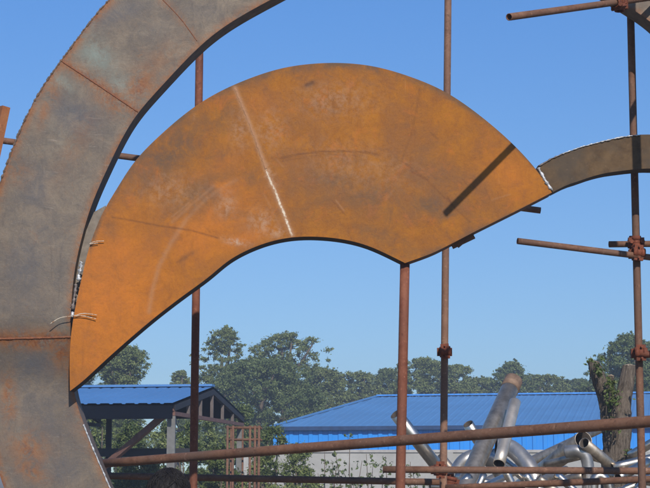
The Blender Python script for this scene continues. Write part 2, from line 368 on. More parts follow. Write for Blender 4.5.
def fan_marks(x, y):
    rs = np.random.RandomState(3)
    def ln(pts, w, a=1.): return a*np.exp(-(segd(x, y, pts)/w)**2)
    tan = np.maximum.reduce([ln([(235, 88), (241, 103), (248, 120), (255, 138), (262, 158), (268, 174), (279, 202), (288, 225), (292, 235)], 2.3, .95),
        ln([(149, 312), (152, 292), (159, 266), (171, 243), (186, 220)], 2.4, .42), ln([(186, 220), (205, 200), (222, 188), (236, 180)], 2., .3), ln([(172, 222), (190, 206), (214, 186)], 1.6, .3)])
    pale = np.maximum.reduce([ln([(266, 170), (270, 180), (275, 190), (279, 202), (284, 213), (288, 225), (292, 235)], 2.6), ln([(229, 239), (245, 246)], 2.2, .75), ln([(232, 243), (250, 248)], 1.4, .6)])
    dark = np.maximum.reduce([ln([(281, 158), (300, 154), (322, 151.5), (345, 151), (366, 152.5), (378, 155)], 1.0, .75), ln([(281, 161), (322, 154.5), (366, 155.5)], .9, .35),
        ln([(112, 217), (135, 221), (160, 226), (190, 230), (218, 238)], .9, .65), ln([(420, 88), (416, 112), (411, 135), (402, 160)], .9, .4), ln([(400, 160), (425, 178), (452, 205), (470, 222)], .9, .45),
        ln([(306, 85), (313, 82)], 1.6, 1.), ln([(448, 198), (452, 205)], 1.3, .8), ln([(412, 172), (428, 180)], 1., .6), ln([(178, 262), (192, 253)], 2., .5), ln([(236, 92), (263, 158)], 1.0, .0)])
    for i in range(26):                     # handling scratches
        cx, cy = rs.uniform(110, 520), rs.uniform(80, 250); a = rs.uniform(0, 3.14); L = rs.uniform(4, 22); e = (cx+L*math.cos(a), cy+L*math.sin(a))
        v = ln([(cx, cy), e], .8, rs.uniform(.2, .5)); 
        if i % 2: dark = np.maximum(dark, v)
        else: tan = np.maximum(tan, v*.8)
    return rgba(tan, pale, dark)
def fan_masks(x, y, t):
    edge = .9*np.exp(-(t*120/4.5)**2) * (x > 90) + .6*np.exp(-((1-t)*120/3)**2) * (x > 420)  # rim shading along the fan's edges, mixed into the smudge colour
    r = np.maximum(edge, gauss(x, y, [(165, 155, 60, 24, -38, .9), (360, 195, 90, 26, 5, .5), (440, 190, 60, 36, 30, .4), (165, 160, 50, 20, -38, .75), (200, 195, 46, 18, -25, .7), (215, 120, 40, 22, -35, .5), (330, 180, 40, 16, 10, .6), (372, 196, 40, 14, -8, .75), (402, 160, 20, 12, 0, .35), (430, 205, 26, 14, 10, .8), (446, 217, 12, 8, 0, .8), (235, 215, 26, 10, 10, .55), (190, 255, 8, 3, -30, .6), (378, 235, 40, 10, 15, .5), (215, 150, 20, 40, -30, .45), (300, 215, 26, 16, 0, .35), (345, 160, 25, 10, 0, .5), (110, 228, 8, 14, 0, .4), (310, 84, 6, 2, -30, .9), (420, 150, 5, 60, 70, .35), (250, 178, 14, 10, 0, .5), (240, 90, 40, 7, -25, .4), (402, 252, 30, 8, 0, .5)]))
    g = gauss(x, y, [(110, 300, 70, 90, 0, .85), (210, 225, 60, 26, -25, .75), (100, 300, 40, 60, 0, .9), (120, 250, 30, 22, 0, .8), (225, 190, 22, 12, -20, .8), (225, 165, 25, 14, -30, .4), (240, 240, 40, 10, -20, .7), (510, 175, 30, 20, 40, .5), (260, 105, 20, 15, 0, .3), (200, 240, 40, 26, -30, .7)])
    b = gauss(x, y, [(237, 242, 12, 3.5, 12, 1.), (262, 222, 14, 12, 0, .55), (275, 232, 12, 6, 0, .6), (226, 205, 10, 12, 0, .5), (335, 100, 40, 18, 0, .3), (170, 190, 30, 16, 0, .3), (270, 176, 5, 12, -20, .6), (240, 130, 10, 20, 0, .35), (270, 130, 18, 22, 0, .3), (355, 165, 60, 25, 10, .2)])
    return rgba(r, g, b)
fan = band_plate('fan_plate', [p[:2] for p in a3], [p[:2] for p in b3], len(a3), 120, FAN_Y, .135, M['fan'], [M['fanedge'], M['edge'], M['fanedge']], sculpt, fan_masks, fan_marks, True)
tag(fan, 'orange rusted fan shaped plate')

n = NT('brown_arc_plate'); f = n.noise(14, 7, .7); g2 = n.noise(5, 5, .6)
c = n.mix(n.ramp(f, .35, .65), (.085, .050, .024), (.150, .092, .044)); c = n.mix(n.math('MULTIPLY', n.ramp(g2, .45, .62), .6), c, (.070, .058, .046))
c = n.mix(n.math('MULTIPLY', n.ramp(n.noise(40, 6, .7), .6, .75), .5), c, (.27, .16, .085)); n.bump(f, .2, .004)
M['beam'] = n.fin(c, .75, .0, .2)
beam_out = [(538, 165.5), (551, 158.5), (565, 153), (582, 147), (599, 142), (616, 138), (633, 135.5), (650, 134.5), (690, 138), (740, 155), (790, 195), (825, 250), (840, 330), (840, 470), (838, 765)]
beam_in = [(553, 192), (567, 185), (579, 181), (592, 176.5), (606, 173), (620, 171), (633, 169.5), (650, 168.5), (680, 171), (720, 185), (755, 215), (785, 262), (800, 335), (802, 470), (800, 765)]
beam = band_plate('curved_beam', [p[:2] for p in catmull([(a, b, 0) for a, b in beam_out], 8)], [p[:2] for p in catmull([(a, b, 0) for a, b in beam_in], 8)], 120, 10, 8.015, .12, M['beam'], [M['weldgrey'], M['edge']], sculpt,
                  lambda x, y, t: rgba(0*x, 0*x, 0*x))
tag(beam, 'dark brown thin curved steel beam')

def bead(pts, Y, r, mat, parent, name='weld_seam', wob=.35, flat=.5, n=None):
    P = catmull([(a, b, 0) for a, b in pts], 10); L = sum((P[i+1]-P[i]).length for i in range(len(P)-1))
    n = n or max(8, int(L/1.5)); P = resample(P, n)
    rng = random.Random(int(pts[0][0]*7+pts[0][1])); w = [W(p[0], p[1], (Y(p[0], p[1]) if callable(Y) else Y)) for p in P]
    mb = MB(); mb.sweep([q + Vector((rng.uniform(-1, 1)*r*wob*.5, 0, rng.uniform(-1, 1)*r*wob*.5)) for q in w], [r*(1+wob*rng.uniform(-1, 1)) for q in w], 8, caps=True)
    ys = [v[1] for v in mb.V]; Yc = sum(ys)/len(ys)
    if not callable(Y): mb.V = [(v[0], Y + (v[1]-Y)*flat, v[2]) for v in mb.V]
    return mb.build(name, mat, parent)
bead(S1, ring_y, .0040, M['weldrust'], ring, wob=.22); bead(S2, ring_y, .006, M['weldrust'], ring, wob=.22); bead(S3, ring_y, .0022, M['weldrust'], ring, wob=.2)
bead([(83.5, 424.5), (90, 441), (97, 458), (104, 474), (110.5, 489)], ring_y, .0045, M['weldsilver'], ring)
# hand cut, slightly ragged outer rim of the ring
rim = [p[:2] for p in RA2 if -30 < p[0] < 112 and p[1] < 300]
bead([p for p in rim[::6]], ring_y, .0042, M['rim'], ring, 'cut_rim', .8)
bead([(235, 88), (241, 103), (248, 120), (255, 138), (262, 158), (266, 169)], FAN_Y, .0050, M['seam'], fan, wob=.5, flat=.12)
# joints
bead([(538.5, 168), (542, 174.5), (547, 183), (552, 190.5)], 8.0, .0085, M['weldsilver'], sculpt, 'weld_joint', .5, 1.)

bead([(81.5, 262), (80, 270), (78, 281)], 8.0, .010, M['weldsilver'], sculpt, 'weld_joint', .8, .6)
bead([(76, 284), (74.5, 297), (72.5, 310)], 8.005, .008, M['weldgrey'], sculpt, 'weld_joint', .6, 1.)
bead([(73.2, 312), (72.4, 315), (72, 317)], 7.995, .008, M['weldsilver'], sculpt, 'weld_joint', .3, 1.)
# highlight on the beam's top edge put in as pale beads; short wires left by the welder
bead([(562, 154), (575, 149), (590, 144.5), (604, 141), (622, 137), (640, 135)], 8.01, .0032, M['weldsilver'], beam, 'rim_highlight', .8, 1.)
bead([(539, 166), (550, 159.5), (562, 154)], 8.01, .004, M['weldgrey'], beam, 'rim_highlight', .6, 1.)
for pts in ([(89, 244), (95, 241.5), (104, 241)], [(89, 244), (94, 243.5), (98, 243)], [(73, 316), (84, 313.5), (97, 315)], [(73, 316), (84, 316), (96, 319)], [(72, 316), (60, 318), (50, 324)]):
    bead(pts, 7.985, .0022, M['seampale'], sculpt, 'tie_wire', .2, 1.)
# backing gusset between ring and fan
g = MB(); P = [(105.5, 205.5), (94, 212), (88, 226), (80, 247), (74, 275), (72, 305), (84, 305), (96, 250), (106, 225)]
V = [W(a, b, 8.09) for a, b in P]; V += [v+Vector((0, .012, 0)) for v in V]; k = len(P)
g.add(V, [tuple(range(k)), tuple(reversed(range(k, 2*k)))] + [(i, i+k, (i+1) % k+k, (i+1) % k) for i in range(k)])
g.build('gusset_plate', simple('grey_gusset', (.20, .165, .13), .6, .3, .3, 30), sculpt)
# bent off-cut hanging under the fan's right edge
sp = MB(); sp.prism(W(473, 234, 8.1), W(458, 247, 8.08), .012, .012); sp.prism(W(452, 246.5, 8.08), W(474, 236, 8.08), .016, .03)
sp.build('steel_offcut', M['tube'], sculpt)

# ------------------------------------------------------------------ scaffolding
def tube_obj(name, a, b, r, mat, parent=None, seg=28, sag=0.):
    a = Vector(a); b = Vector(b); n = 9
    pts = [a.lerp(b, i/(n-1)) - Vector((0, 0, sag*math.sin(math.pi*i/(n-1)))) for i in range(n)]
    return MB().sweep(pts, r, seg, wall=r*.16).build(name, mat, parent)
def coupler(p, d1, d2, off, parent, r=.0215):
    """scaffold coupler: two hinged half-shell sleeves back to back with bolts and nuts"""
    d1 = Vector(d1).normalized(); d2 = Vector(d2).normalized(); off = Vector(off); p = Vector(p)
    mb = MB()
    for c, d in ((p, d1), (p+off, d2)):
        for k in (-.022, .022):
            mb.sweep([c+d*(k-.012), c+d*(k+.012)], r*1.30, 18, wall=r*.28)
        mb.sweep([c-d*.028, c+d*.028], r*1.18, 18, wall=r*.16)
        side = d.cross(off).normalized()
        for s in (-1, 1):
            q = c + side*s*(r*1.45); mb.prism(q-d*.026, q+d*.026, .026, .022, off)
            on = off.normalized(); mb.sweep([q-on*.030, q+on*.034], .006, 8); mb.sweep([q-on*.036, q-on*.024], .012, 6)
    mb.prism(p+off*.3, p+off*.7, .04, .04)
    o = mb.build('coupler', M['clamp'], parent); return o
def ray(px, py, Y): return W(px, py, Y)

R = .0245
sc = tag(empty('scaffold_frame', (0, 9.3, 0)), 'tall rusty tube scaffold of clamped poles standing behind the steel sculpture', 'scaffold')
def vertical(px_top, px_bot, Y, mat, ytop=-260, ref=(0, 480), r=R):
    t = W(px_top, ref[0], Y); b = W(px_bot, ref[1], Y); d = (t-b)
    a = b + d*((0 - b.z)/d.z); c = b + d*((6.2 - b.z)/d.z); return a, c
PB = 9.62
a, c = vertical(199.5, 193.5, 9.7, None, ref=(50, 470)); tube_obj('scaffold_pole', a, c, .026, M['tubered'], sc)
a, c = vertical(448, 443.5, PB, None, ref=(0, 460)); p448 = (a, c); tube_obj('scaffold_pole', a, c, .0235, M['tubetan'], sc)
a, c = vertical(630.5, 642, 8.33, None, ref=(10, 480)); p634 = (a, c); tube_obj('scaffold_pole', a, c, .0212, M['tube'], sc)
def on_pole(pc, z): a, c = pc; return a + (c-a)*((z-a.z)/(c.z-a.z))
# ledger behind everything, from the left edge to the stub right of the fan
tube_obj('ledger_tube', W(-60, 132.5, 9.35), W(540.5, 210.5, 9.45), .0205, M['tube'], sc)
q = W(448, 200, PB); coupler(on_pole(p448, q.z), (0, 0, 1), (1, 0, 0), (0, -.06, 0), sc)
# tubes at the right pole
tube_obj('ledger_tube', W(517.5, 241, 8.14), W(720, 266, 8.37), .0175, M['tube'], sc)
tube_obj('ledger_tube', W(609, 244.3, 8.385), W(760, 243, 8.40), .018, M['tube'], sc)
q = W(636, 252, 8.33); coupler(on_pole(p634, q.z)+Vector((0, 0, -.012)), (0, 0, 1), (1, .1, -.08), (0, -.055, 0), sc)
q = W(636, 244, 8.33); coupler(on_pole(p634, q.z)+Vector((0, 0, .01)), (0, 0, 1), (1, 0, 0), (0, .055, 0), sc)
tube_obj('ledger_tube', W(637, 354, 8.275), W(760, 357, 8.1), .020, M['tubered'], sc)
q = W(638, 353.5, 8.33); coupler(on_pole(p634, q.z), (0, 0, 1), (1, -.1, 0), (0, -.055, 0), sc)
q = W(444, 352, PB); coupler(on_pole(p448, q.z), (0, 0, 1), (1, 0, .1), (0, -.055, 0), sc, .024)
# two low rails clamped to the middle pole
lr1 = tube_obj('guard_rail', W(383, 469.5, 9.0), W(800, 472, 8.7), .0205, M['tube'], sc)
lr2 = tube_obj('guard_rail', W(60, 475.0, 10.1), W(452, 482.5, 10.0), .0225, M['tube'], sc)
lr3 = tube_obj('guard_rail', W(446, 488, 9.5), W(700, 477, 8.9), .0205, M['tube'], sc)
coupler(W(441, 470, 9.3)+Vector((0, .15, 0)), (0, 0, 1), (1, 0, 0), (0, -.10, 0), sc, .027)
coupler(W(450, 482, 10.0), (1, 0, 0), (.2, 0, 1), (0, -.055, 0), sc, .029)

# front scaffold: its pole stands right of the picture, one tube end reaches in
fs = tag(empty('scaffold_frame', (1.95, 7.2, 0)), 'front scaffold bay whose single tube end pokes in at the upper right corner', 'scaffold')
def _miss(Y):
    p = W(601, 4.3, Y); p = p + LD*((FAN_Y-p.y)/LD.y); v = p-EYE; f = v.y*math.cos(PITCH)+v.z*math.sin(PITCH); u = -v.y*math.sin(PITCH)+v.z*math.cos(PITCH)
    return abs(CX+F*v.x/f + CY-F*u/f - 659)
B2 = W(601, 4.3, min((7+.01*i for i in range(100)), key=_miss)); dirt = (B2-TIP).normalized(); END = TIP + dirt*1.5
tube_obj('ledger_tube', TIP, END, .0175, M['tube'], fs)
sh = W(638, 152, 8.015); k = (sh.y-7.1)/LD.y; pp = sh - LD*k
tube_obj('scaffold_pole', (pp.x, 7.1, 0), (pp.x-.01, 7.1, 5.2), .0245, M['tube'], fs)
tube_obj('ledger_tube', (pp.x-.05, 7.16, END.z), (END.x+.3, 8.45, END.z+.02), .0235, M['tube'], fs)
tube_obj('scaffold_pole', (END.x+.05, 7.86, 0), (END.x+.05, 7.86, 5.2), .0245, M['tube'], fs)
coupler((pp.x, 7.1, END.z), (0, 0, 1), (.3, 1, 0), (.05, 0, 0), fs)
coupler(B2.lerp(TIP, -.20), dirt, (0, 0, 1), (.02, .05, 0), fs)

# prop under the fan's point
a = W(405, 262, 8.06); b = W(400.5, 480, 8.06); d = a-b; foot = b + d*((0-b.z)/d.z)
pr = tag(empty('steel_prop', (foot.x, foot.y, 0)), 'upright red rusty steel prop under the lower point of the orange fan plate', 'prop')
tube_obj('prop_tube', foot+Vector((0, 0, .012)), a+Vector((0, 0, .01)), .0262, M['tubered'], pr)
MB().box((foot.x, foot.y, .006), .18, .18, .012).build('base_plate', M['tubered'], pr)
# long front rail, rising to the right
fr = MB(); A = W(96, 464, 8.62); B = W(760, 413, 5.95)
fr.sweep([A.lerp(B, i/12) for i in range(13)], .0248, 28, wall=.004)
o = fr.build('pipe_rail', M['tube']); tag(o, 'long rusty pipe slanting up to the right across the bottom, in front of the prop', 'pipe')
# leaning flat-sided bar at the far left
lb = MB(); t = W(4.5, 107, 7.95); bt = W(-42, 330, 7.95); d = (bt-t).normalized()
lb.prism(t, t + d*1.9, .045, .055, (0.75, -1, 0))
o = lb.build('steel_bar', mat_rusttube('orange_bar', (.30, .10, .035), (.42, .17, .06), (.2, .08, .05))); tag(o, 'rust orange square steel bar tilted beside the ring at the left edge of the photo', 'steel bar')

# ------------------------------------------------------------------ stainless pipes
def mat_steel():
    n = NT('stainless'); f = n.noise(3, 6, .7, stretch=(1, 1, 1)); g = n.noise(30, 5, .7)
    c = n.mix(n.ramp(f, .35, .65), (.86, .79, .69), (.60, .53, .45)); c = n.mix(n.math('MULTIPLY', n.ramp(g, .55, .7), .35), c, (.30, .24, .18))
    n.bump(g, .08, .004); return n.fin(c, n.ramp(f, .3, .7, .24, .40), 1.)
M['ss'] = mat_steel()
M['sstan'] = simple('tan_stainless', (.72, .62, .50), .42, .75, .2, 9); M['ssdull'] = simple('dusty_stainless', (.50, .42, .33), .45, .9, .35, 12)
M['ssgrey'] = simple('grey_dusty_bend', (.46, .44, .42), .42, .8, .25, 10)
M['bore'] = simple('shaded_pipe_bore', (.06, .045, .035), .8, 0, .4, 12)  # shade inside the open pipe ends, put in as dark brown
M['rustcap'] = simple('rust_flange', (.27, .17, .11), .7, .2, .35, 20)
GP = 'stainless steel pipes dumped in a heap behind the scaffold'
def ext_ground(a, b):                       # carry a leaning pipe on down to the ground
    d = (b-a).normalized()
    return b if d.z > -.05 else b + d*((.09 - b.z)/d.z)
def pipe(pts, w, mat, label, ground=False, smooth=False, name='steel_pipe'):
    """pts: (px, py, depth) along the centre line, w: width in photograph pixels"""
    P = [W(*p) for p in pts]; r = w/2*P[0].y/F
    if ground: P[-1] = ext_ground(P[-2], P[-1]) if len(P) == 2 else P[-1]
    if smooth: P = catmull(P, 10)
    else:
        P = [p for i in range(len(P)-1) for p in [P[i].lerp(P[i+1], k/6) for k in range(6)]] + [P[-1]]
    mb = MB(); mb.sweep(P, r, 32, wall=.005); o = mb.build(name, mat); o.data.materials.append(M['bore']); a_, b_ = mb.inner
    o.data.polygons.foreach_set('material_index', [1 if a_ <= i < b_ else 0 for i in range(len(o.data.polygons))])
    return tag(o, label, 'pipe', GP)
pipe([(396, 414, 13.6), (440, 470, 13.9)], 13, M['ss'], 'bright steel pipe leaning down to the right beside the red prop', True)
pipe([(468, 424, 14.6), (500, 476, 14.9)], 11, M['ss'], 'short bright steel pipe with its end up, left of the tall leaning pipe', True)
big = pipe([(512, 384, 14.4), (470, 476, 13.4)], 17.5, M['ssdull'], 'tallest and thickest dull steel pipe leaning to the right with a rusty top end', True)
a = W(513.5, 380.5, 14.43); b = W(509.5, 389.5, 14.34)
MB().sweep([a, b], 17.5/2*14.4/F*1.06, 32, wall=.012).build('rusty_collar', M['rustcap'], big)
pipe([(515, 402, 13.9), (499, 464, 13.35)], 11.5, M['sstan'], 'slim bright steel pipe behind the tallest pipe, with its dark mouth down')
pipe([(450, 500, 14.3), (458, 470, 14.3), (470, 458, 14.3), (486, 458, 14.4), (500, 470, 14.5), (506, 490, 14.5)], 15, M['ssgrey'], 'dark grey pipe bend arching low behind the foot of the tallest pipe', smooth=True, name='pipe_bend')
pipe([(496, 446, 14.9), (510, 448, 14.9), (522, 458, 14.8), (532, 473, 14.7), (540, 500, 14.6)], 17, M['ssgrey'], 'large grey pipe bend curving down to the right in the middle of the heap', smooth=True, name='pipe_bend')
pipe([(583.5, 440, 14.2), (528, 482, 15.6)], 18, M['ssdull'], 'wide steel pipe slanting up right, its open dark mouth by the tree stump', True)
pipe([(581, 456, 14.0), (546, 464.5, 14.4)], 7.5, M['ssdull'], 'thin steel pipe lying almost level under the wide slanting pipe')
pipe([(566, 452, 14.05), (577, 451, 14.0), (585, 456, 14.0), (588, 466, 14.0), (588, 480, 14.0), (588, 520, 14.0)], 12, M['ssgrey'], 'grey pipe elbow turning straight down left of the tree stump', smooth=True, name='pipe_elbow')
pipe([(584, 443, 13.9), (612, 466, 14.3)], 11, M['ssdull'], 'steel pipe running down to the right from the dark mouth toward the stump', True)
pipe([(584, 476, 13.8), (548, 484, 14.1)], 9, M['ssdull'], 'low steel pipe lying level beneath the lower guard rail')
pipe([(612, 500, 13.7), (608, 484, 13.7), (600, 476, 13.7), (594, 482, 13.7), (593, 500, 13.7)], 10, M['ss'], 'shiny upturned pipe elbow at the left foot of the tree stump', smooth=True, name='pipe_elbow')
pipe([(700, 447, 14.4), (612, 468, 14.2)], 9, M['ss'], 'bright steel pipe crossing behind the tree stump to the right edge')
pipe([(666, 474, 13.8), (618, 492, 13.8)], 8, M['ss'], 'thin bright steel pipe low to the right of the tree stump')
pipe([(606, 426, 19.0), (570, 443, 18.5)], 9, M['ssdull'], 'far dull steel pipe slanting up behind the tree stump', True)
pipe([(470, 476, 13.3), (446, 500, 13.2)], 9, M['ss'], 'small shiny pipe end low left of the tallest pipe')
pipe([(484, 474, 13.2), (470, 505, 13.1)], 7, M['ss'], 'small shiny pipe end right below the tallest pipe')
pipe([(505, 470, 13.1), (520, 500, 13.1)], 8, M['ss'], 'small shiny pipe below the slim pipe with the dark mouth')
pipe([(525, 474, 13.2), (542, 500, 13.2)], 8, M['ss'], 'small shiny pipe pointing down below the large grey bend')
pipe([(538, 478, 13.1), (562, 496, 13.1)], 9, M['ssdull'], 'small dull pipe end between the large grey bend and the low level pipe')
pipe([(430, 486, 13.5), (530, 489, 13.6)], 10, M['ss'], 'level shiny pipe at the very bottom of the heap, cut by the lower edge')
more = [((455, 476, 13.5), (520, 490, 13.4), 8, 'ss', 'shiny straight pipe sloping gently right under the foot of the tallest pipe'),
        ((476, 490, 13.0), (520, 470, 13.9), 7, 'ss', 'thin shiny pipe rising right in front of the large grey bend'),
        ((522, 490, 13.0), (566, 470, 13.6), 9, 'ssdull', 'dull pipe rising right below the thin level pipe'),
        ((556, 474, 13.3), (580, 496, 13.2), 8, 'ss', 'shiny pipe dropping right just left of the upturned elbow'),
        ((600, 459, 14.6), (560, 447, 15.0), 8, 'ssdull', 'dull straight pipe sloping up to the left behind the grey elbow'),
        ((648, 462, 13.9), (618, 478, 13.6), 9, 'ss', 'bright pipe end to the right of the stump below the crossing pipe'),
        ((655, 483, 13.3), (604, 474, 14.9), 8, 'ssdull', 'dull pipe sloping behind the foot of the tree stump'),
        ((492, 452, 15.2), (530, 482, 15.0), 9, 'ss', 'bright straight pipe sloping down right behind the large grey bend'),
        ((440, 456, 15.0), (470, 492, 14.8), 9, 'ssdull', 'dull straight pipe sloping down right behind the middle scaffold pole'),
        ((664, 436, 15.2), (630, 456, 15.4), 9, 'ss', 'bright pipe behind the right scaffold pole at the right edge'),
        ((636, 492, 13.1), (652, 468, 13.6), 7, 'ss', 'short bright pipe standing up at the lower right corner')]
for a_, b_, w_, m_, l_ in more: pipe([a_, b_], w_, M[m_], l_)

# ------------------------------------------------------------------ foliage tools
def leaf_mat(name, c1, c2, c3, sc=1.5):
    n = NT(name); m = n.attr('leafcol')
    c = n.mix(m[0], c1, c2); c = n.mix(n.math('MULTIPLY', m[1], .6), c, c3); n.fin(c, .55, 0, .25)
    tr = n.t.nodes.new('ShaderNodeBsdfTranslucent'); n.L(c, tr.inputs[0]); ad = n.t.nodes.new('ShaderNodeMixShader'); ad.inputs[0].default_value = .28
    n.L(n.b.outputs[0], ad.inputs[1]); n.L(tr.outputs[0], ad.inputs[2]); n.L(ad.outputs[0], n.out.inputs[0]); return n.m
def leaves(centers, radii, per, size, rs, flat=.75):
    """leaf quads spread through clumps; centres (n,3), radii (n,)"""
    n = len(centers); k = n*per; c = np.repeat(np.array(centers), per, 0); r = np.repeat(np.array(radii), per)
    u = rs.normal(size=(k, 3)); u /= np.linalg.norm(u, axis=1)[:, None]; d = np.abs(rs.normal(size=k))*.62+.12
    p = c + u*(r*d)[:, None]*np.array([1, 1, flat])
    nrm = u*.7 + rs.normal(size=(k, 3))*.7 + np.array([0, 0, .45]); nrm /= np.linalg.norm(nrm, axis=1)[:, None]
    a = np.cross(nrm, rs.normal(size=(k, 3))); a /= np.linalg.norm(a, axis=1)[:, None]; b = np.cross(nrm, a)
    s = size*rs.uniform(.55, 1.3, k); a = a*s[:, None]; b = b*(s*rs.uniform(.35, .6, k))[:, None]
    V = np.stack([p-a, p-b*.9+a*.1, p+a, p+b], 1)
    g = np.repeat(rs.uniform(0, 1, n), per)*.6 + rs.uniform(0, 1, k)*.4; h = (rs.uniform(0, 1, k) < .18).astype('f')
    return V, g, h
def leaf_obj(name, V, g, h, mat, parent=None):
    me = quads_np(name, V); ca = me.color_attributes.new('leafcol', 'FLOAT_COLOR', 'POINT')
    C = np.zeros((len(V)*4, 4), 'f'); C[:, 0] = np.repeat(g, 4); C[:, 1] = np.repeat(h, 4); C[:, 3] = 1
    ca.data.foreach_set('color', C.ravel()); return obj(name, me, mat, parent)
BARK = NT('bark'); f = BARK.noise(8, 8, .75, stretch=(3, 3, .6)); g = BARK.noise(3, 4)
c = BARK.mix(BARK.ramp(f, .35, .65), (.10, .075, .055), (.20, .16, .12)); BARK.bump(f, .6, .03); M['bark'] = BARK.fin(c, .9, 0, .2)
M['leaf'] = [leaf_mat('far_leaves', (.145, .185, .058), (.25, .295, .092), (.33, .35, .12)),
             leaf_mat('dark_leaves', (.115, .160, .055), (.20, .25, .082), (.25, .29, .10)),
             leaf_mat('light_leaves', (.085, .125, .035), (.17, .215, .060), (.24, .26, .09))]
def tree(pxc, ytop, wpx, Y, label, seed, mat=0, style='round', per=95, dens=1., ybase=455, name='tree'):
    rs = np.random.RandomState(seed); top = W(pxc, ytop, Y); rw = wpx/2*Y/F; zb = W(pxc, ybase, Y).z
    H = top.z; X = top.x; root = empty(name, (X, Y, 0)); tag(root, label, 'tree', 'trees beyond the yard')
    rw *= 1.28 if pxc < 300 else 1.5; hh = (H-zb); nc = int((190 + wpx*5.4)*dens); cs = []; rr = []
    ph = rs.uniform(0, 6.28, 6)
    while len(cs) < nc:
        v = rs.uniform(0, 1)**.85; th = rs.uniform(0, 6.283)
        if style == 'round': prof = (1-(max(0, v-.25)/.75)**2.2)**.5 * (.8+.2*min(1, v*4))
        elif style == 'open': prof = (1-(max(0, v-.35)/.65)**2.6)**.55*(.72+.28*math.sin(v*11+ph[1]))
        elif style == 'layered': prof = (.40 + .60*abs(math.sin(v*8.5+ph[0])))*(1-.60*v)
        else: prof = (1-(max(0, v-.15)/.85)**1.7)**.62*(.84+.16*math.sin(v*8+ph[1]))
        lob = 1+.16*math.sin(2*th+ph[2]+v*2)+.13*math.sin(3*th+v*7+ph[3])+.10*math.sin(5*th-v*9+ph[4])
        q = rw*prof*lob*rs.uniform(.0, 1)**.45; r = rw*rs.uniform(.05, .12)
        top_ = H - r*1.1 - (.10*hh)*(.5+.5*math.sin(3*th+ph[5]))*(q/rw)
        z = min(zb + v*hh, top_); cs.append((X+q*math.cos(th), Y+q*math.sin(th)*.8, z)); rr.append(r)
    V, g1, h1 = leaves(cs, rr, per, .058*Y/80+.010, rs, .7)
    k = rs.choice(len(cs), len(cs)//2, replace=False)       # ragged twigs round the clumps
    c2 = [(cs[i][0]+rs.normal()*rr[i]*.8, cs[i][1], cs[i][2]+abs(rs.normal())*rr[i]*.55) for i in k]; r2 = [rr[i]*.38 for i in k]
    V2, g2, h2 = leaves(c2, r2, max(8, per//6), .07*Y/80+.012, rs)
    leaf_obj('crown', np.concatenate([V, V2]), np.r_[g1, g2], np.r_[h1, h2], M['leaf'][mat], root)
    mb = MB(); tr = .045*H**.9
    tp = [Vector((X+math.sin(i*1.3+seed)*tr*.8*i/5, Y, H*.82*i/6)) for i in range(7)]; mb.sweep(tp, [tr*(1-.13*i) for i in range(7)], 10)
    idx = rs.choice(len(cs), min(len(cs), 16), replace=False)
    for i in idx:
        e = Vector(cs[i]); s0 = Vector((X, Y, max(.5, min(H*.75, e.z-rs.uniform(.25, .5)*hh*.6))))
        m = s0.lerp(e, .5) + Vector((0, 0, -.06*hh)); mb.sweep([s0, m, e], [tr*.4, tr*.27, tr*.1], 6)
    mb.build('trunk', M['bark'], root); return root
DENS = {226: .7, 286: .62, 512: .7, 356: .75, 386: .7, 424: .8}
T = [(122, 344, 78, 72, 'dark tree with layered spreading branches above the left end of the shed roof', 'layered', 0),
     (76, 352, 60, 76, 'bushy tree mostly hidden behind the ring at the left', 'round', 1),
     (180, 370, 34, 95, 'small low tree in the gap between the layered tree and the tall loose tree', 'round', 0),
     (226, 326, 66, 84, 'tall loose tree with open crown right of the dark scaffold pole', 'open', 0),
     (286, 331, 76, 88, 'tall rounded tree, right one of the two highest crowns behind the shed', 'open', 0),
     (262, 356, 104, 80, 'broad dense tree filling the dip under the two highest crowns', 'round', 1),
     (318, 366, 50, 95, 'low tree sloping down right of the two highest crowns', 'round', 0),
     (356, 371, 46, 102, 'tree left of the red prop behind the blue hipped roof', 'round', 0),
     (386, 368, 44, 104, 'tree directly left of the red prop above the roof ridge', 'tall', 1),
     (424, 357, 58, 100, 'round tree between the red prop and the middle scaffold pole', 'round', 0),
     (456, 364, 40, 104, 'bushy tree just right of the middle scaffold pole', 'round', 0),
     (484, 377, 40, 110, 'low tree in the dip behind the tallest leaning pipe', 'round', 0),
     (512, 361, 50, 102, 'dark tree rising behind the rusty top end of the tallest pipe', 'tall', 1),
     (545, 374, 46, 106, 'low spreading tree behind the ridge left of the bare stump', 'round', 0),
     (578, 378, 40, 110, 'pale low treetop beside the left branch of the bare stump', 'round', 2),
     (628, 333, 62, 74, 'large dark tree rising behind the bare stump at the right', 'tall', 1),
     (668, 350, 70, 78, 'dark tree at the right edge beyond the right scaffold pole', 'round', 1),
     (615, 372, 60, 82, 'dense tree filling in behind the forked stump', 'round', 1)]
for i, (px, yt, w, Y, lab, st, mt) in enumerate(T):
    tree(px, yt, w, Y, lab, 20+i, mt, st, per=95, dens=DENS.get(px, 1.15 if w > 60 else 1.), ybase=432 if px > 300 else 462)

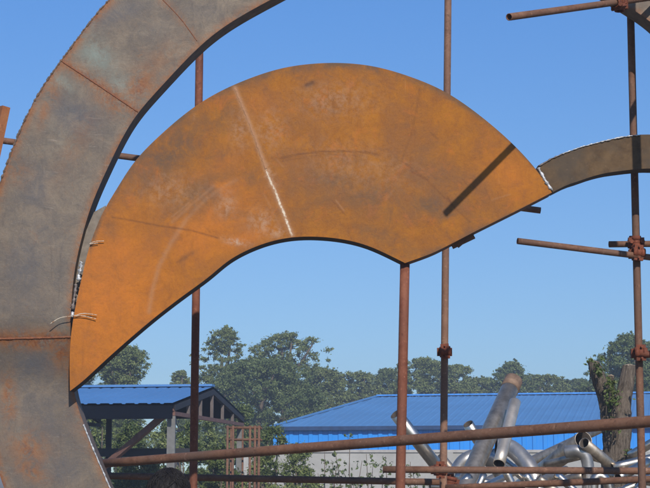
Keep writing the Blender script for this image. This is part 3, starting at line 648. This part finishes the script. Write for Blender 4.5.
# shrubs and undergrowth
def shrub(pxc, ytop, wpx, Y, label, seed, mat=2, per=230):
    rs = np.random.RandomState(seed); top = W(pxc, ytop, Y); rw = wpx/2*Y/F; root = empty('shrub', (top.x, Y, 0)); tag(root, label, 'shrub', 'green shrubs around the shed')
    cs = []; rr = []
    for i in range(int(26+wpx*.5)):
        z = rs.uniform(.15, 1)*top.z; th = rs.uniform(0, 6.28); pr = (1-(z/top.z)**3)**.5 if z < top.z*.98 else .2
        q = rw*max(.25, pr)*math.sqrt(rs.uniform(0, 1)); r = rs.uniform(.10, .24)*rw+.05; cs.append((top.x+q*math.cos(th), Y+q*math.sin(th), min(z, top.z-r*.4))); rr.append(r)
    V, g, h = leaves(cs, rr, per, .040*Y/40+.006, rs, .9); leaf_obj('foliage', V, g, h, M['leaf'][mat], root)
    mb = MB()
    for i in range(7): mb.sweep([(top.x+rs.normal()*.1, Y, 0), cs[i*3]], [.04, .012], 6)
    mb.build('stem', M['bark'], root)
for i, a in enumerate([(98, 414, 50, 46, 'dark green shrub seen beneath the left end of the shed roof', 0), (134, 425, 52, 42, 'green shrub behind the brown brace of the shed', 2),
                       (165, 420, 46, 48, 'shrub just left of the grey front post of the shed', 0), (190, 424, 40, 41, 'bright shrub seen behind the dark scaffold pole under the shed', 2),
                       (216, 414, 52, 47, 'shrub standing under the open truss of the shed', 0), (246, 408, 46, 52, 'tall pale shrub behind the rusty cage', 2),
                       (272, 428, 46, 38, 'rounded green shrub right of the rusty cage', 2), (300, 447, 46, 36, 'low bush in front of the blue wall end', 0),
                       (262, 452, 50, 33, 'low dark bush at the foot of the rusty cage', 0), (222, 447, 40, 34, 'low bush between the shed post and the cage', 2),
                       (140, 456, 60, 37, 'low bush beneath the shed near the ring', 0)]):
    shrub(a[0], a[1], a[2], a[3], a[4], 70+i, a[5])
def weed(px, ytop, Y, seed, label):
    rs = np.random.RandomState(seed); t = W(px, ytop, Y); root = empty('weed', (t.x, Y, 0)); tag(root, label, 'weed', 'weeds in front of the pale wall')
    cs = []; rr = []; mb = MB()
    for k in range(3):
        tip = Vector((t.x+rs.normal()*.22, Y+rs.normal()*.2, t.z*(1-.13*k))); mb.sweep([(t.x+rs.normal()*.08, Y, 0), tip.lerp(Vector((t.x, Y, 0)), .4)+Vector((rs.normal()*.06, 0, 0)), tip], [.02, .014, .006], 6)
        for j in range(14): q = rs.uniform(.25, 1); cs.append((t.x+(tip.x-t.x)*q+rs.normal()*.09, Y+rs.normal()*.08, tip.z*q)); rr.append(rs.uniform(.04, .10))
    V, g, h = leaves(cs, rr, 9, .05, rs, 1); leaf_obj('leaf_cluster', V, g, h, M['leaf'][2], root); mb.build('stem', M['bark'], root)
for i, (px, y, l) in enumerate([(302, 444, 'leafy weed at the left end of the pale wall'), (322, 452, 'thin weed left of the tallest weed'), (338, 461, 'short weed against the pale wall left of the prop'),
                                (353, 434, 'tallest thin weed reaching up over the blue wall'), (368, 454, 'forked weed between the tallest weed and the prop'), (385, 456, 'small weed just left of the red prop'),
                                (414, 462, 'short weed just right of the red prop'), (330, 468, 'lowest weed in the row before the pale wall')]):
    weed(px, y, 38 + (i % 3)*1.2, 200+i, l)

# ------------------------------------------------------------------ pale boundary wall
n = NT('pale_render'); f = n.noise(1.2, 7, .65); g = n.noise(14, 5, .6); c = n.mix(n.ramp(f, .35, .65), (.36, .35, .325), (.46, .45, .42)); c = n.mix(n.math('MULTIPLY', n.ramp(g, .55, .7), .3), c, (.27, .26, .24)); n.bump(g, .2, .01)
M['render'] = n.fin(c, .9, 0, .2); M['coping'] = simple('wall_coping', (.42, .40, .37), .9, 0, .15, 5, .2)
zt = W(400, 450.5, 45).z; x0 = W(236, 450, 45).x; x1 = 22.
bw = empty('boundary_wall', ((x0+x1)/2, 45.1, 0)); tag(bw, 'low pale rendered wall running in front of the blue building', 'wall')
MB().box(((x0+x1)/2, 45.12, zt/2-.03), x1-x0, .24, zt-.06).build('wall_panel', M['render'], bw)
MB().box(((x0+x1)/2, 45.12, zt-.02), x1-x0+.08, .32, .08).build('coping', M['coping'], bw)
for i in range(5):
    MB().box((x0+.2+(i+.0)*(x1-x0-.4)/4, 44.95, zt/2-.03), .36, .12, zt-.07).build('pier', M['render'], bw)

# ------------------------------------------------------------------ blue hipped-roof building
def bluemat(name, c, rough, dust):
    n = NT(name); f = n.noise(.5, 6, .6); g = n.noise(4, 7, .7, stretch=(3, 3, .5)); col = n.mix(n.ramp(f, .35, .65), c, tuple(x*.86 for x in c)); col = n.mix(n.math('MULTIPLY', n.ramp(g, .5, .75), dust), col, (.25, .33, .42))
    return n.fin(col, rough, 0, .5)
M['bluewall'] = bluemat('blue_cladding', (.020, .31, .90), .5, .10); M['blueroof'] = bluemat('blue_roof_sheet', (.090, .27, .56), .55, .3)
M['bluedark'] = simple('dark_blue_trim', (.015, .05, .14), .5); M['blueridge'] = simple('light_blue_ridge', (.06, .28, .72), .45)
e0 = W(271, 427.5, 60); e1 = W(655, 425.2, 56.6); e1.z = e0.z
ed = (e1-e0); ed.z = 0; ed.normalize(); back = Vector((-ed.y, ed.x, 0)); L = 42.; DEP = 10.5
rs_ = W(384, 398.5, e0.y + DEP*.98 + 1); rise = rs_.z - e0.z; hip = (rs_-e0).dot(ed)
bb = empty('blue_building', tuple(e0+ed*L/2+back*DEP)); bb.location.z = 0
tag(bb, 'long blue metal clad building with a low hipped roof across the middle distance', 'building')
def ribbed_roof(o, u, v, L, top, pitch=.32, hgt=.035):
    """o eave corner, u along the eave, v up the slope (full vector), top(s) -> 0..1 share of slope covered"""
    nrm = u.cross(v).normalized(); V = []; Fc = []; s = 0.; prof = [(0, 0), (.62, 0), (.72, 1), (.9, 1)]
    pts = []
    while s < L:
        for a, h in prof: pts.append((min(L, s+a*pitch), h*hgt))
        s += pitch
    for s, h in pts: V += [o+u*s+nrm*h, o+u*s+nrm*h+v*top(s)]
    for i in range(len(pts)-1): Fc.append((2*i, 2*i+2, 2*i+3, 2*i+1))
    return V, Fc
slope = back*DEP + Vector((0, 0, rise))
tf = lambda s: max(0.001, min(1, s/hip, (L-s)/hip))
m = MB(); V, Fc = ribbed_roof(e0, ed, slope, L, tf, .32, .016); m.add(V, Fc)
o2 = e0+ed*L+back*2*DEP; V, Fc = ribbed_roof(o2, -ed, -back*DEP+Vector((0, 0, rise)), L, tf); m.add(V, Fc)
m.add([e0, e0+ed*hip+slope, e0+back*2*DEP], [(0, 1, 2)]); q = e0+ed*L; m.add([q, q+back*2*DEP, q-ed*hip+slope], [(0, 1, 2)])
roof = m.build('roof', M['blueroof'], bb)
m = MB(); m.prism(e0+ed*hip+slope+Vector((0, 0, .06)), q-ed*hip+slope+Vector((0, 0, .04)), .4, .07); m.build('ridge_cap', M['blueridge'], roof)
for a in (e0, ): MB().prism(a+Vector((0, 0, .05)), a+ed*hip+slope+Vector((0, 0, .05)), .16, .05).build('hip_cap', M['blueroof'], roof)
m = MB(); m.prism(e0-back*.06-Vector((0, 0, .05)), q-back*.06-Vector((0, 0, .05)), .16, .15); m.build('gutter', M['bluedark'], roof)
wi = .10
def clad(a, b, z0, z1, pitch=.40, dp=.04):
    d = (b-a).normalized(); nn = Vector((d.y, -d.x, 0)); Lw = (b-a).length; V = []; Fc = []; s = 0; pts = []
    while s < Lw:
        for k, h in ((0, 0), (.5, 0), (.58, 1), (.92, 1)): pts.append((min(Lw, s+k*pitch), h*dp))
        s += pitch
    for s, h in pts: p = a+d*s+nn*h; V += [Vector((p.x, p.y, z0)), Vector((p.x, p.y, z1))]
    return V, [(2*i, 2*i+2, 2*i+3, 2*i+1) for i in range(len(pts)-1)]
c0 = e0+ed*wi+back*wi; c1 = q-ed*wi+back*wi; c2 = c1+back*(2*DEP-2*wi); c3 = c0+back*(2*DEP-2*wi)
m = MB()
for a, b in ((c0, c1), (c1, c2), (c2, c3), (c3, c0)): V, Fc = clad(a, b, .9, e0.z-.02); m.add(V, Fc)
m.build('wall', M['bluewall'], bb)
m = MB()
for a, b in ((c0, c1), (c3, c2)): m.prism(Vector((a.x, a.y, .45)), Vector((b.x, b.y, .45)), .26, .9)
for a, b in ((c0, c3), (c1, c2)): m.prism(Vector((a.x, a.y, .448)), Vector((b.x, b.y, .448)), .25, .89)
m.build('plinth', M['render'], bb)

# ------------------------------------------------------------------ open shed at the left
M['shedroof'] = bluemat('shed_blue_sheet', (.085, .25, .55), .5, .25); M['steelgrey'] = simple('grey_painted_steel', (.17, .165, .155), .6, .2, .2, 8); M['steeldark'] = simple('dark_shaded_steel', (.016, .015, .018), .7, .1, .3, 8); M['brown2'] = simple('dull_brown_steel', (.12, .095, .085), .7, .1, .3, 8); M['brown'] = simple('brown_steel', (.19, .095, .07), .7, .1, .3, 8); M['roofshade'] = simple('shade_black_underside', (.006, .008, .014), .95, 0, .2, 3, .05)  # near-black steel and underside hold the shade below the shed roof in their colour
Fy = 30.
Fp = W(175, 404.0, Fy); Bp = W(244, 418.5, Fy*1.24); h_e = (Fp.z+Bp.z)/2; gd = (Bp-Fp); gd.z = 0; span = gd.length; gd.normalize(); ul = Vector((-gd.y, gd.x, 0))
if ul.x > 0: ul = -ul
Fp.z = h_e; AP = W(211, 389.3, (Fp+gd*span/2).y); h_r = AP.z; LS = 11.
shed = empty('open_shed', tuple(Fp+gd*span/2+ul*LS/2)); shed.location.z = 0
tag(shed, 'open sided shed with a bright blue ribbed roof and a steel truss gable', 'shed')
m = MB(); r0 = Fp+gd*span/2; r0.z = h_r
def addroof(mb, corner, sl):
    V, Fc = ribbed_roof(corner, ul, sl, LS, lambda s: 1, .26, .018)
    if (V[2]-V[0]).cross(V[1]-V[0]).z > 0: Fc = [tuple(reversed(f)) for f in Fc]
    mb.add(V, Fc)
over = .06
sF = r0-Fp; sB = r0-Vector((Bp.x, Bp.y, h_e)); Bp.z = h_e
def zoff(v, z): return v+Vector((0, 0, z))
addroof(m, zoff(Fp-sF*over, .06), sF*(1+over)); addroof(m, zoff(Bp-sB*over, .06), sB*(1+over))
rf = m.build('roof', M['shedroof'], shed)
m = MB()                                       # sheets below the roof, coloured near-black for the shade there
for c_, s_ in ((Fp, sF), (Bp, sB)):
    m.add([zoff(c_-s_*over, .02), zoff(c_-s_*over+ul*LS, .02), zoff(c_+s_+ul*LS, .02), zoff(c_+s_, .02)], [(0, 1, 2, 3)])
m.build('underside', M['roofshade'], rf)
m = MB(); m.prism(zoff(Fp-sF*over, -.12), zoff(Fp-sF*over+ul*LS, -.12), .05, .26); m.build('shaded_fascia', M['roofshade'], rf)  # near-black strip standing in for the shaded band under the eave
m = MB(); m.prism(zoff(r0, .085), zoff(r0+ul*LS, .085), .3, .05); m.build('ridge_cap', M['shedroof'], rf)
for k in range(4):
    o_ = ul*(k*(LS-.1)/3+.03); t_ = empty('roof_truss'); t_.parent = shed
    a_ = Fp+o_; b_ = Bp+o_; c_ = r0+o_; mat = M['brown2'] if k == 0 else M['steeldark']
    t_.location = (0, 0, 0)
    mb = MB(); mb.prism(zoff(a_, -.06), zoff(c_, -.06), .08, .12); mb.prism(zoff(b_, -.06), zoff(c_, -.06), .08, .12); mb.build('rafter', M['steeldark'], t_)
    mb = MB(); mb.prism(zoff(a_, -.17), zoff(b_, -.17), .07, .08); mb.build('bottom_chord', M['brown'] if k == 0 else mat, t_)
    for q_ in (.18, .34, .5, .66, .82):
        p_ = a_.lerp(b_, q_); hh = h_e+(h_r-h_e)*(1-abs(q_-.5)*2)-.14; mb = MB(); mb.prism(zoff(p_, -.13), Vector((p_.x, p_.y, hh)), .07, .07); mb.build('web_post', mat, t_)
for k in range(3):
    for side, c_ in ((0, Fp), (1, Bp)):
        p_ = c_+ul*(.08+k*(LS-.2)/2)+gd*(.06 if side == 0 else -.06)
        mb = MB(); mb.prism((p_.x, p_.y, 0), (p_.x, p_.y, h_e-.22), .16, .16); mb.build('post', M['steelgrey'] if (side == 0 or k == 0) else M['steeldark'], shed)  # inner back posts get the darker steel, roof shade put into the colour
a_ = W(172, 408.5, Fy-.02); b_ = W(100, 470, Fy+1.2); MB().prism(a_, b_, .11, .11).build('brace', M['brown'], shed)
for z_, y0 in ((452.5, 30.3), ):
    MB().prism(W(60, z_, y0+.8), W(196, z_, y0+.8), .12, .17).build('side_rail', M['steeldark'], shed)
MB().prism((W(109, 430, 31.5).x, 31.5, 0), (W(109, 430, 31.5).x, 31.5, h_e), .11, .11).build('post', M['steeldark'], shed)

# rusty cage of bars
cg = tag(empty('rebar_cage', (W(243, 440, 24).x, 24, 0)), 'small rusty upright cage of welded bars right of the shed', 'cage')
zt = W(243, 427.5, 24).z; zm = W(243, 439.5, 24).z; zl = W(243, 451, 24).z
cx = lambda p: W(p, 440, 24).x
mb = MB()
for p in (227.5, 233, 250, 255, 259): mb.sweep([(cx(p), 24, 0), (cx(p), 24, zt+.03)], .020, 8)
mb.build('front_bars', M['tube'], cg); mb = MB()
for p in (229, 241, 257): mb.sweep([(cx(p), 24.5, 0), (cx(p), 24.5, zt)], .016, 8)
mb.build('back_bars', M['tube'], cg)
for z in (zt, zm, zl, .5):
    mb = MB(); 
    for y in (24, 24.5): mb.sweep([(cx(225.5), y, z), (cx(261), y, z)], .016, 8)
    for p in (227.5, 259): mb.sweep([(cx(p), 24, z), (cx(p), 24.5, z)], .014, 8)
    mb.build('cross_bars', M['tube'], cg)

# ------------------------------------------------------------------ forked stump with sprouts
st = tag(empty('tree_stump', (W(617, 470, 16.5).x, 16.5, 0)), 'bare forked tree trunk with sawn off branches and green sprouts at the right', 'tree')
n = NT('stump_bark'); vv = n.noise(7, 9, .8, stretch=(5, 5, .9), dist=.8); g = n.noise(28, 6, .75, stretch=(2, 2, .5))
c = n.mix(n.ramp(vv, .40, .58), (.085, .066, .05), (.29, .23, .175)); c = n.mix(n.math('MULTIPLY', n.ramp(g, .5, .7), .6), c, (.44, .37, .29)); n.bump(n.math('ADD', vv, n.math('MULTIPLY', g, .6)), 1., .035)
M['stump'] = n.fin(c, .95, 0, .1); M['cut'] = simple('sawn_wood', (.34, .27, .19), .9, 0, .2, 10, .1)
def limb(pts, seed, name='trunk'):
    """pts (px, py, width px); lumpy fissured bark"""
    rs = np.random.RandomState(seed); P = resample([(a, b, c) for a, b, c in catmull([(p[0], p[1], p[2]) for p in pts], 8)], 70); seg = 30
    V = []; ph = rs.uniform(0, 6.28, 8)
    for i, (a, b, w_) in enumerate(P):
        c_ = W(a, b, 16.5); r = w_/2*16.5/F
        for j in range(seg):
            th = 2*math.pi*j/seg
            rr = r*(1+.07*math.sin(3*th+ph[0]+i*.05)+.05*math.sin(5*th+ph[1]-i*.09)+.045*math.sin(11*th+ph[2]+.4*math.sin(i*.3))+rs.normal()*.022)
            V.append(c_+Vector((rr*math.cos(th), rr*math.sin(th), rs.normal()*.004)))
    Fc = [(i*seg+j, i*seg+(j+1) % seg, (i+1)*seg+(j+1) % seg, (i+1)*seg+j) for i in range(len(P)-1) for j in range(seg)]
    mb = MB(); mb.add(V, Fc, True); o = mb.build(name, M['stump'], st)
    mb = MB(); e = V[-seg:]; cc = sum(e, Vector())/seg; mb.add(e+[cc+Vector((0, 0, .02))], [(j, (j+1) % seg, seg) for j in range(seg)]); mb.build('sawn_end', M['cut'], o); return o
limb([(618, 640, 46), (618, 560, 36), (617, 500, 31), (617, 470, 28), (618, 445, 26), (619, 425, 27), (622, 405, 18), (626, 388, 15.5), (629, 370, 13.5), (629.5, 365.5, 12.5)], 1)
limb([(616, 470, 16), (615, 440, 22), (611.5, 418, 20), (607, 400, 17), (601, 383, 15), (596, 369, 12.5), (594, 362, 11)], 2, 'branch')
limb([(604, 398, 10), (608, 386, 8), (611, 376, 6.5)], 3, 'branch')
rs = np.random.RandomState(8); cs = []; rr = []
for (a, b, sx, sy, k) in ((610, 384, 4, 8, 12), (614, 398, 4, 8, 14), (612, 424, 4, 7, 9), (590, 361, 2, 2, 2), (600, 372, 4, 3, 4), (632, 452, 6, 3, 6), (600, 366, 4, 4, 5), (640, 392, 4, 8, 5)):
    for _ in range(k):
        p = W(a+rs.normal()*sx*.6, b+rs.normal()*sy*.6, 16.28+rs.normal()*.06); cs.append(tuple(p)); rr.append(rs.uniform(.02, .06))
V, g1, h1 = leaves(cs, rr, 14, .024, rs, 1); leaf_obj('sprout_leaves', V, g1, h1, M['leaf'][2], st)
mb = MB()
for i in range(0, len(cs), 3):
    e = Vector(cs[i]); mb.sweep([e+Vector((rs.normal()*.03, .12, -.22)), e+Vector((0, .02, -.08)), e+Vector((0, 0, .04))], [.006, .005, .002], 5)
mb.build('sprout_twigs', M['bark'], st)

# ------------------------------------------------------------------ person, only the top of the head shows over the lower edge
def person():
    Y = 5.9; top = W(168.5, 466.8, Y); H = top.z; X = top.x
    root = tag(empty('person', (X, Y, 0)), 'dark haired person seen from behind, only the top of the head showing at the bottom', 'person')
    s = H/1.70
    J = dict(pel=(0, 0, .95), sp=(0, .01, 1.15), ch=(0, .0, 1.33), nk=(0, 0, 1.46), hd=(0, .012, 1.53),
             hl=(-.09, 0, .92), kl=(-.10, .02, .50), al=(-.10, -.03, .09), fl=(-.11, .15, .04), hr=(.09, 0, .92), kr=(.10, .03, .50), ar=(.11, -.02, .09), fr=(.13, .16, .04),
             sl=(-.17, 0, 1.39), el=(-.23, -.02, 1.11), wl=(-.22, .10, .87), ml=(-.21, .14, .80), sr=(.17, 0, 1.39), er=(.23, -.02, 1.11), wr=(.22, .10, .87), mr=(.21, .14, .80))
    R_ = dict(pel=.125, sp=.115, ch=.13, nk=.055, hd=.06, hl=.085, kl=.058, al=.038, fl=.035, hr=.085, kr=.058, ar=.038, fr=.035, sl=.052, el=.038, wl=.025, ml=.03, sr=.052, er=.038, wr=.025, mr=.03)
    E = [('pel', 'sp'), ('sp', 'ch'), ('ch', 'nk'), ('nk', 'hd'), ('pel', 'hl'), ('hl', 'kl'), ('kl', 'al'), ('al', 'fl'), ('pel', 'hr'), ('hr', 'kr'), ('kr', 'ar'), ('ar', 'fr'), ('ch', 'sl'), ('sl', 'el'), ('el', 'wl'), ('wl', 'ml'), ('ch', 'sr'), ('sr', 'er'), ('er', 'wr'), ('wr', 'mr')]
    for sd, m_ in (('l', 'ml'), ('r', 'mr')):
        sg = -1 if sd == 'l' else 1; b_ = J[m_]
        for f_, (ox, oy, ln) in enumerate(((-.028, .0, .075), (-.010, .004, .085), (.010, .004, .080), (.026, 0, .062))):
            k1, k2 = 'f%s%da' % (sd, f_), 'f%s%db' % (sd, f_)
            J[k1] = (b_[0]+ox*.4, b_[1]+.02+ox, b_[2]-.05); J[k2] = (b_[0]-sg*.012+ox*.4, b_[1]+.028+ox, b_[2]-.05-ln*.6); R_[k1] = .009; R_[k2] = .007; E += [(m_, k1), (k1, k2)]
        J['t'+sd] = (b_[0]-sg*.03, b_[1]+.035, b_[2]-.02); R_['t'+sd] = .010; E.append((m_, 't'+sd))
    keys = list(J); me = bpy.data.meshes.new('body'); me.from_pydata([Vector(J[k])*s for k in keys], [(keys.index(a), keys.index(b)) for a, b in E], [])
    o = bpy.data.objects.new('body', me); COL.objects.link(o); o.parent = root
    md = o.modifiers.new('skin', 'SKIN'); md.use_smooth_shade = True
    for i, k in enumerate(keys): me.skin_vertices[0].data[i].radius = (R_[k]*s, R_[k]*s*(.75 if k in ('pel', 'sp', 'ch') else 1)); me.skin_vertices[0].data[i].use_root = (k == 'pel')
    o.modifiers.new('sub', 'SUBSURF').levels = 2; o.modifiers['sub'].render_levels = 2
    me.materials.append(simple('work_clothes', (.05, .06, .09), .9))
    skin = simple('skin', (.36, .21, .14), .6)
    def lathe_head(name, sx, sy, sz, zc, mat, hair=False):
        V = []; Fc = []; nu, nv = 40, 30
        for i in range(nv+1):
            ph = math.pi*i/nv
            for j in range(nu):
                th = 2*math.pi*j/nu; x = math.sin(ph)*math.cos(th); y = math.sin(ph)*math.sin(th); z = math.cos(ph)
                k = 1.
                if not hair:
                    if z < 0: x *= 1+.32*z; y = y*(1+.15*z)
                    y += .13*math.exp(-((x/.12)**2+((z+.12)/.16)**2))*(y > 0)      # nose
                    y -= .06*(math.exp(-(((abs(x)-.32)/.14)**2+((z-.05)/.10)**2)))*(y > 0)   # eye sockets
                    y += .05*math.exp(-((x/.25)**2+((z+.48)/.06)**2))*(y > 0)      # lips
                V.append(Vector((X+x*sx*k, Y+.012+y*sy*k, zc+z*sz)))
        for i in range(nv):
            for j in range(nu): Fc.append((i*nu+j, (i+1)*nu+j, (i+1)*nu+(j+1) % nu, i*nu+(j+1) % nu))
        mb = MB(); mb.add(V, Fc, True); return mb.build(name, mat, root)
    zc = H-.125*s-.012
    hd = lathe_head('head', .077*s, .098*s, .122*s, zc, skin)
    for sg in (-1, 1):
        mb = MB(); mb.sweep([(X+sg*.076*s, Y+.01, zc-.035), (X+sg*.088*s, Y-.005, zc), (X+sg*.084*s, Y+.0, zc+.025)], [.010, .016, .012], 10); mb.build('ear', skin, hd)
        mb = MB(); c_ = Vector((X+sg*.03, Y+.012+.088*s, zc+.008)); mb.sweep([c_-Vector((0, .006, 0)), c_+Vector((0, .005, 0))], [.012, .007], 12); mb.build('eye', simple('eye', (.5, .5, .48), .2), hd)
    hm = NT('dark_hair'); f = hm.noise(120, 4, .6, stretch=(1, 1, .25)); c = hm.mix(hm.ramp(f, .4, .7), (.008, .006, .006), (.022, .018, .017)); M['hair'] = hm.fin(c, .65, 0, .25)
    rs = np.random.RandomState(5); mb = MB(); V = []; Fc = []; nu, nv = 72, 26; ax, ay, az = .097*s, .112*s, .130*s
    for i in range(nv+1):
        ph = (math.pi*.72)*i/nv
        for j in range(nu):
            th = 2*math.pi*j/nu; k = 1+.018*math.sin(th*19+ph*5)+.010*rs.normal(); zz = math.cos(ph)
            if math.sin(th) > .25: zz = max(zz, .18)
            V.append(Vector((X+math.sin(ph)*math.cos(th)*ax*k, Y+.012+math.sin(ph)*math.sin(th)*ay*k, zc+zz*az*k)))
    for i in range(nv):
        for j in range(nu): Fc.append((i*nu+j, (i+1)*nu+j, (i+1)*nu+(j+1) % nu, i*nu+(j+1) % nu))
    mb.add(V, Fc, True)
    for i in range(900):                     # loose locks falling from the crown
        th = rs.uniform(0, 6.283); p0 = rs.uniform(0.02, .9); ln = rs.uniform(.25, .6); pts = []; lift = rs.uniform(1.0, 1.05); sw = rs.normal()*.35
        for q in range(6):
            ph = p0+ln*q/5; t2 = th+sw*q/5; k = lift-.02+.012*math.sin(q*1.2)+(.015 if q == 5 else 0)
            pts.append((X+math.sin(ph)*math.cos(t2)*ax*k, Y+.012+math.sin(ph)*math.sin(t2)*ay*k, zc+math.cos(ph)*az*k))
        mb.sweep(pts, [.0016, .0018, .0017, .0014, .0010, .0004], 4, caps=False)
    mb.build('hair', M['hair'], root)
person()

# ------------------------------------------------------------------ air
hz = MB(); c8 = [(x, y, z) for z in (-1, 16) for x, y in ((-450, -35), (450, -35), (450, 225), (-450, 225))]
hz.add(c8, [(3, 2, 1, 0), (4, 5, 6, 7), (0, 1, 5, 4), (1, 2, 6, 5), (2, 3, 7, 6), (3, 0, 4, 7)])
n = NT('air'); n.t.nodes.remove(n.b); pv = n.t.nodes.new('ShaderNodeVolumePrincipled'); pv.inputs['Color'].default_value = (.80, .88, 1, 1); pv.inputs['Density'].default_value = .0024; pv.inputs['Anisotropy'].default_value = .2
n.L(pv.outputs[0], n.out.inputs['Volume'])
tag(hz.build('haze', n.m), kind='stuff')
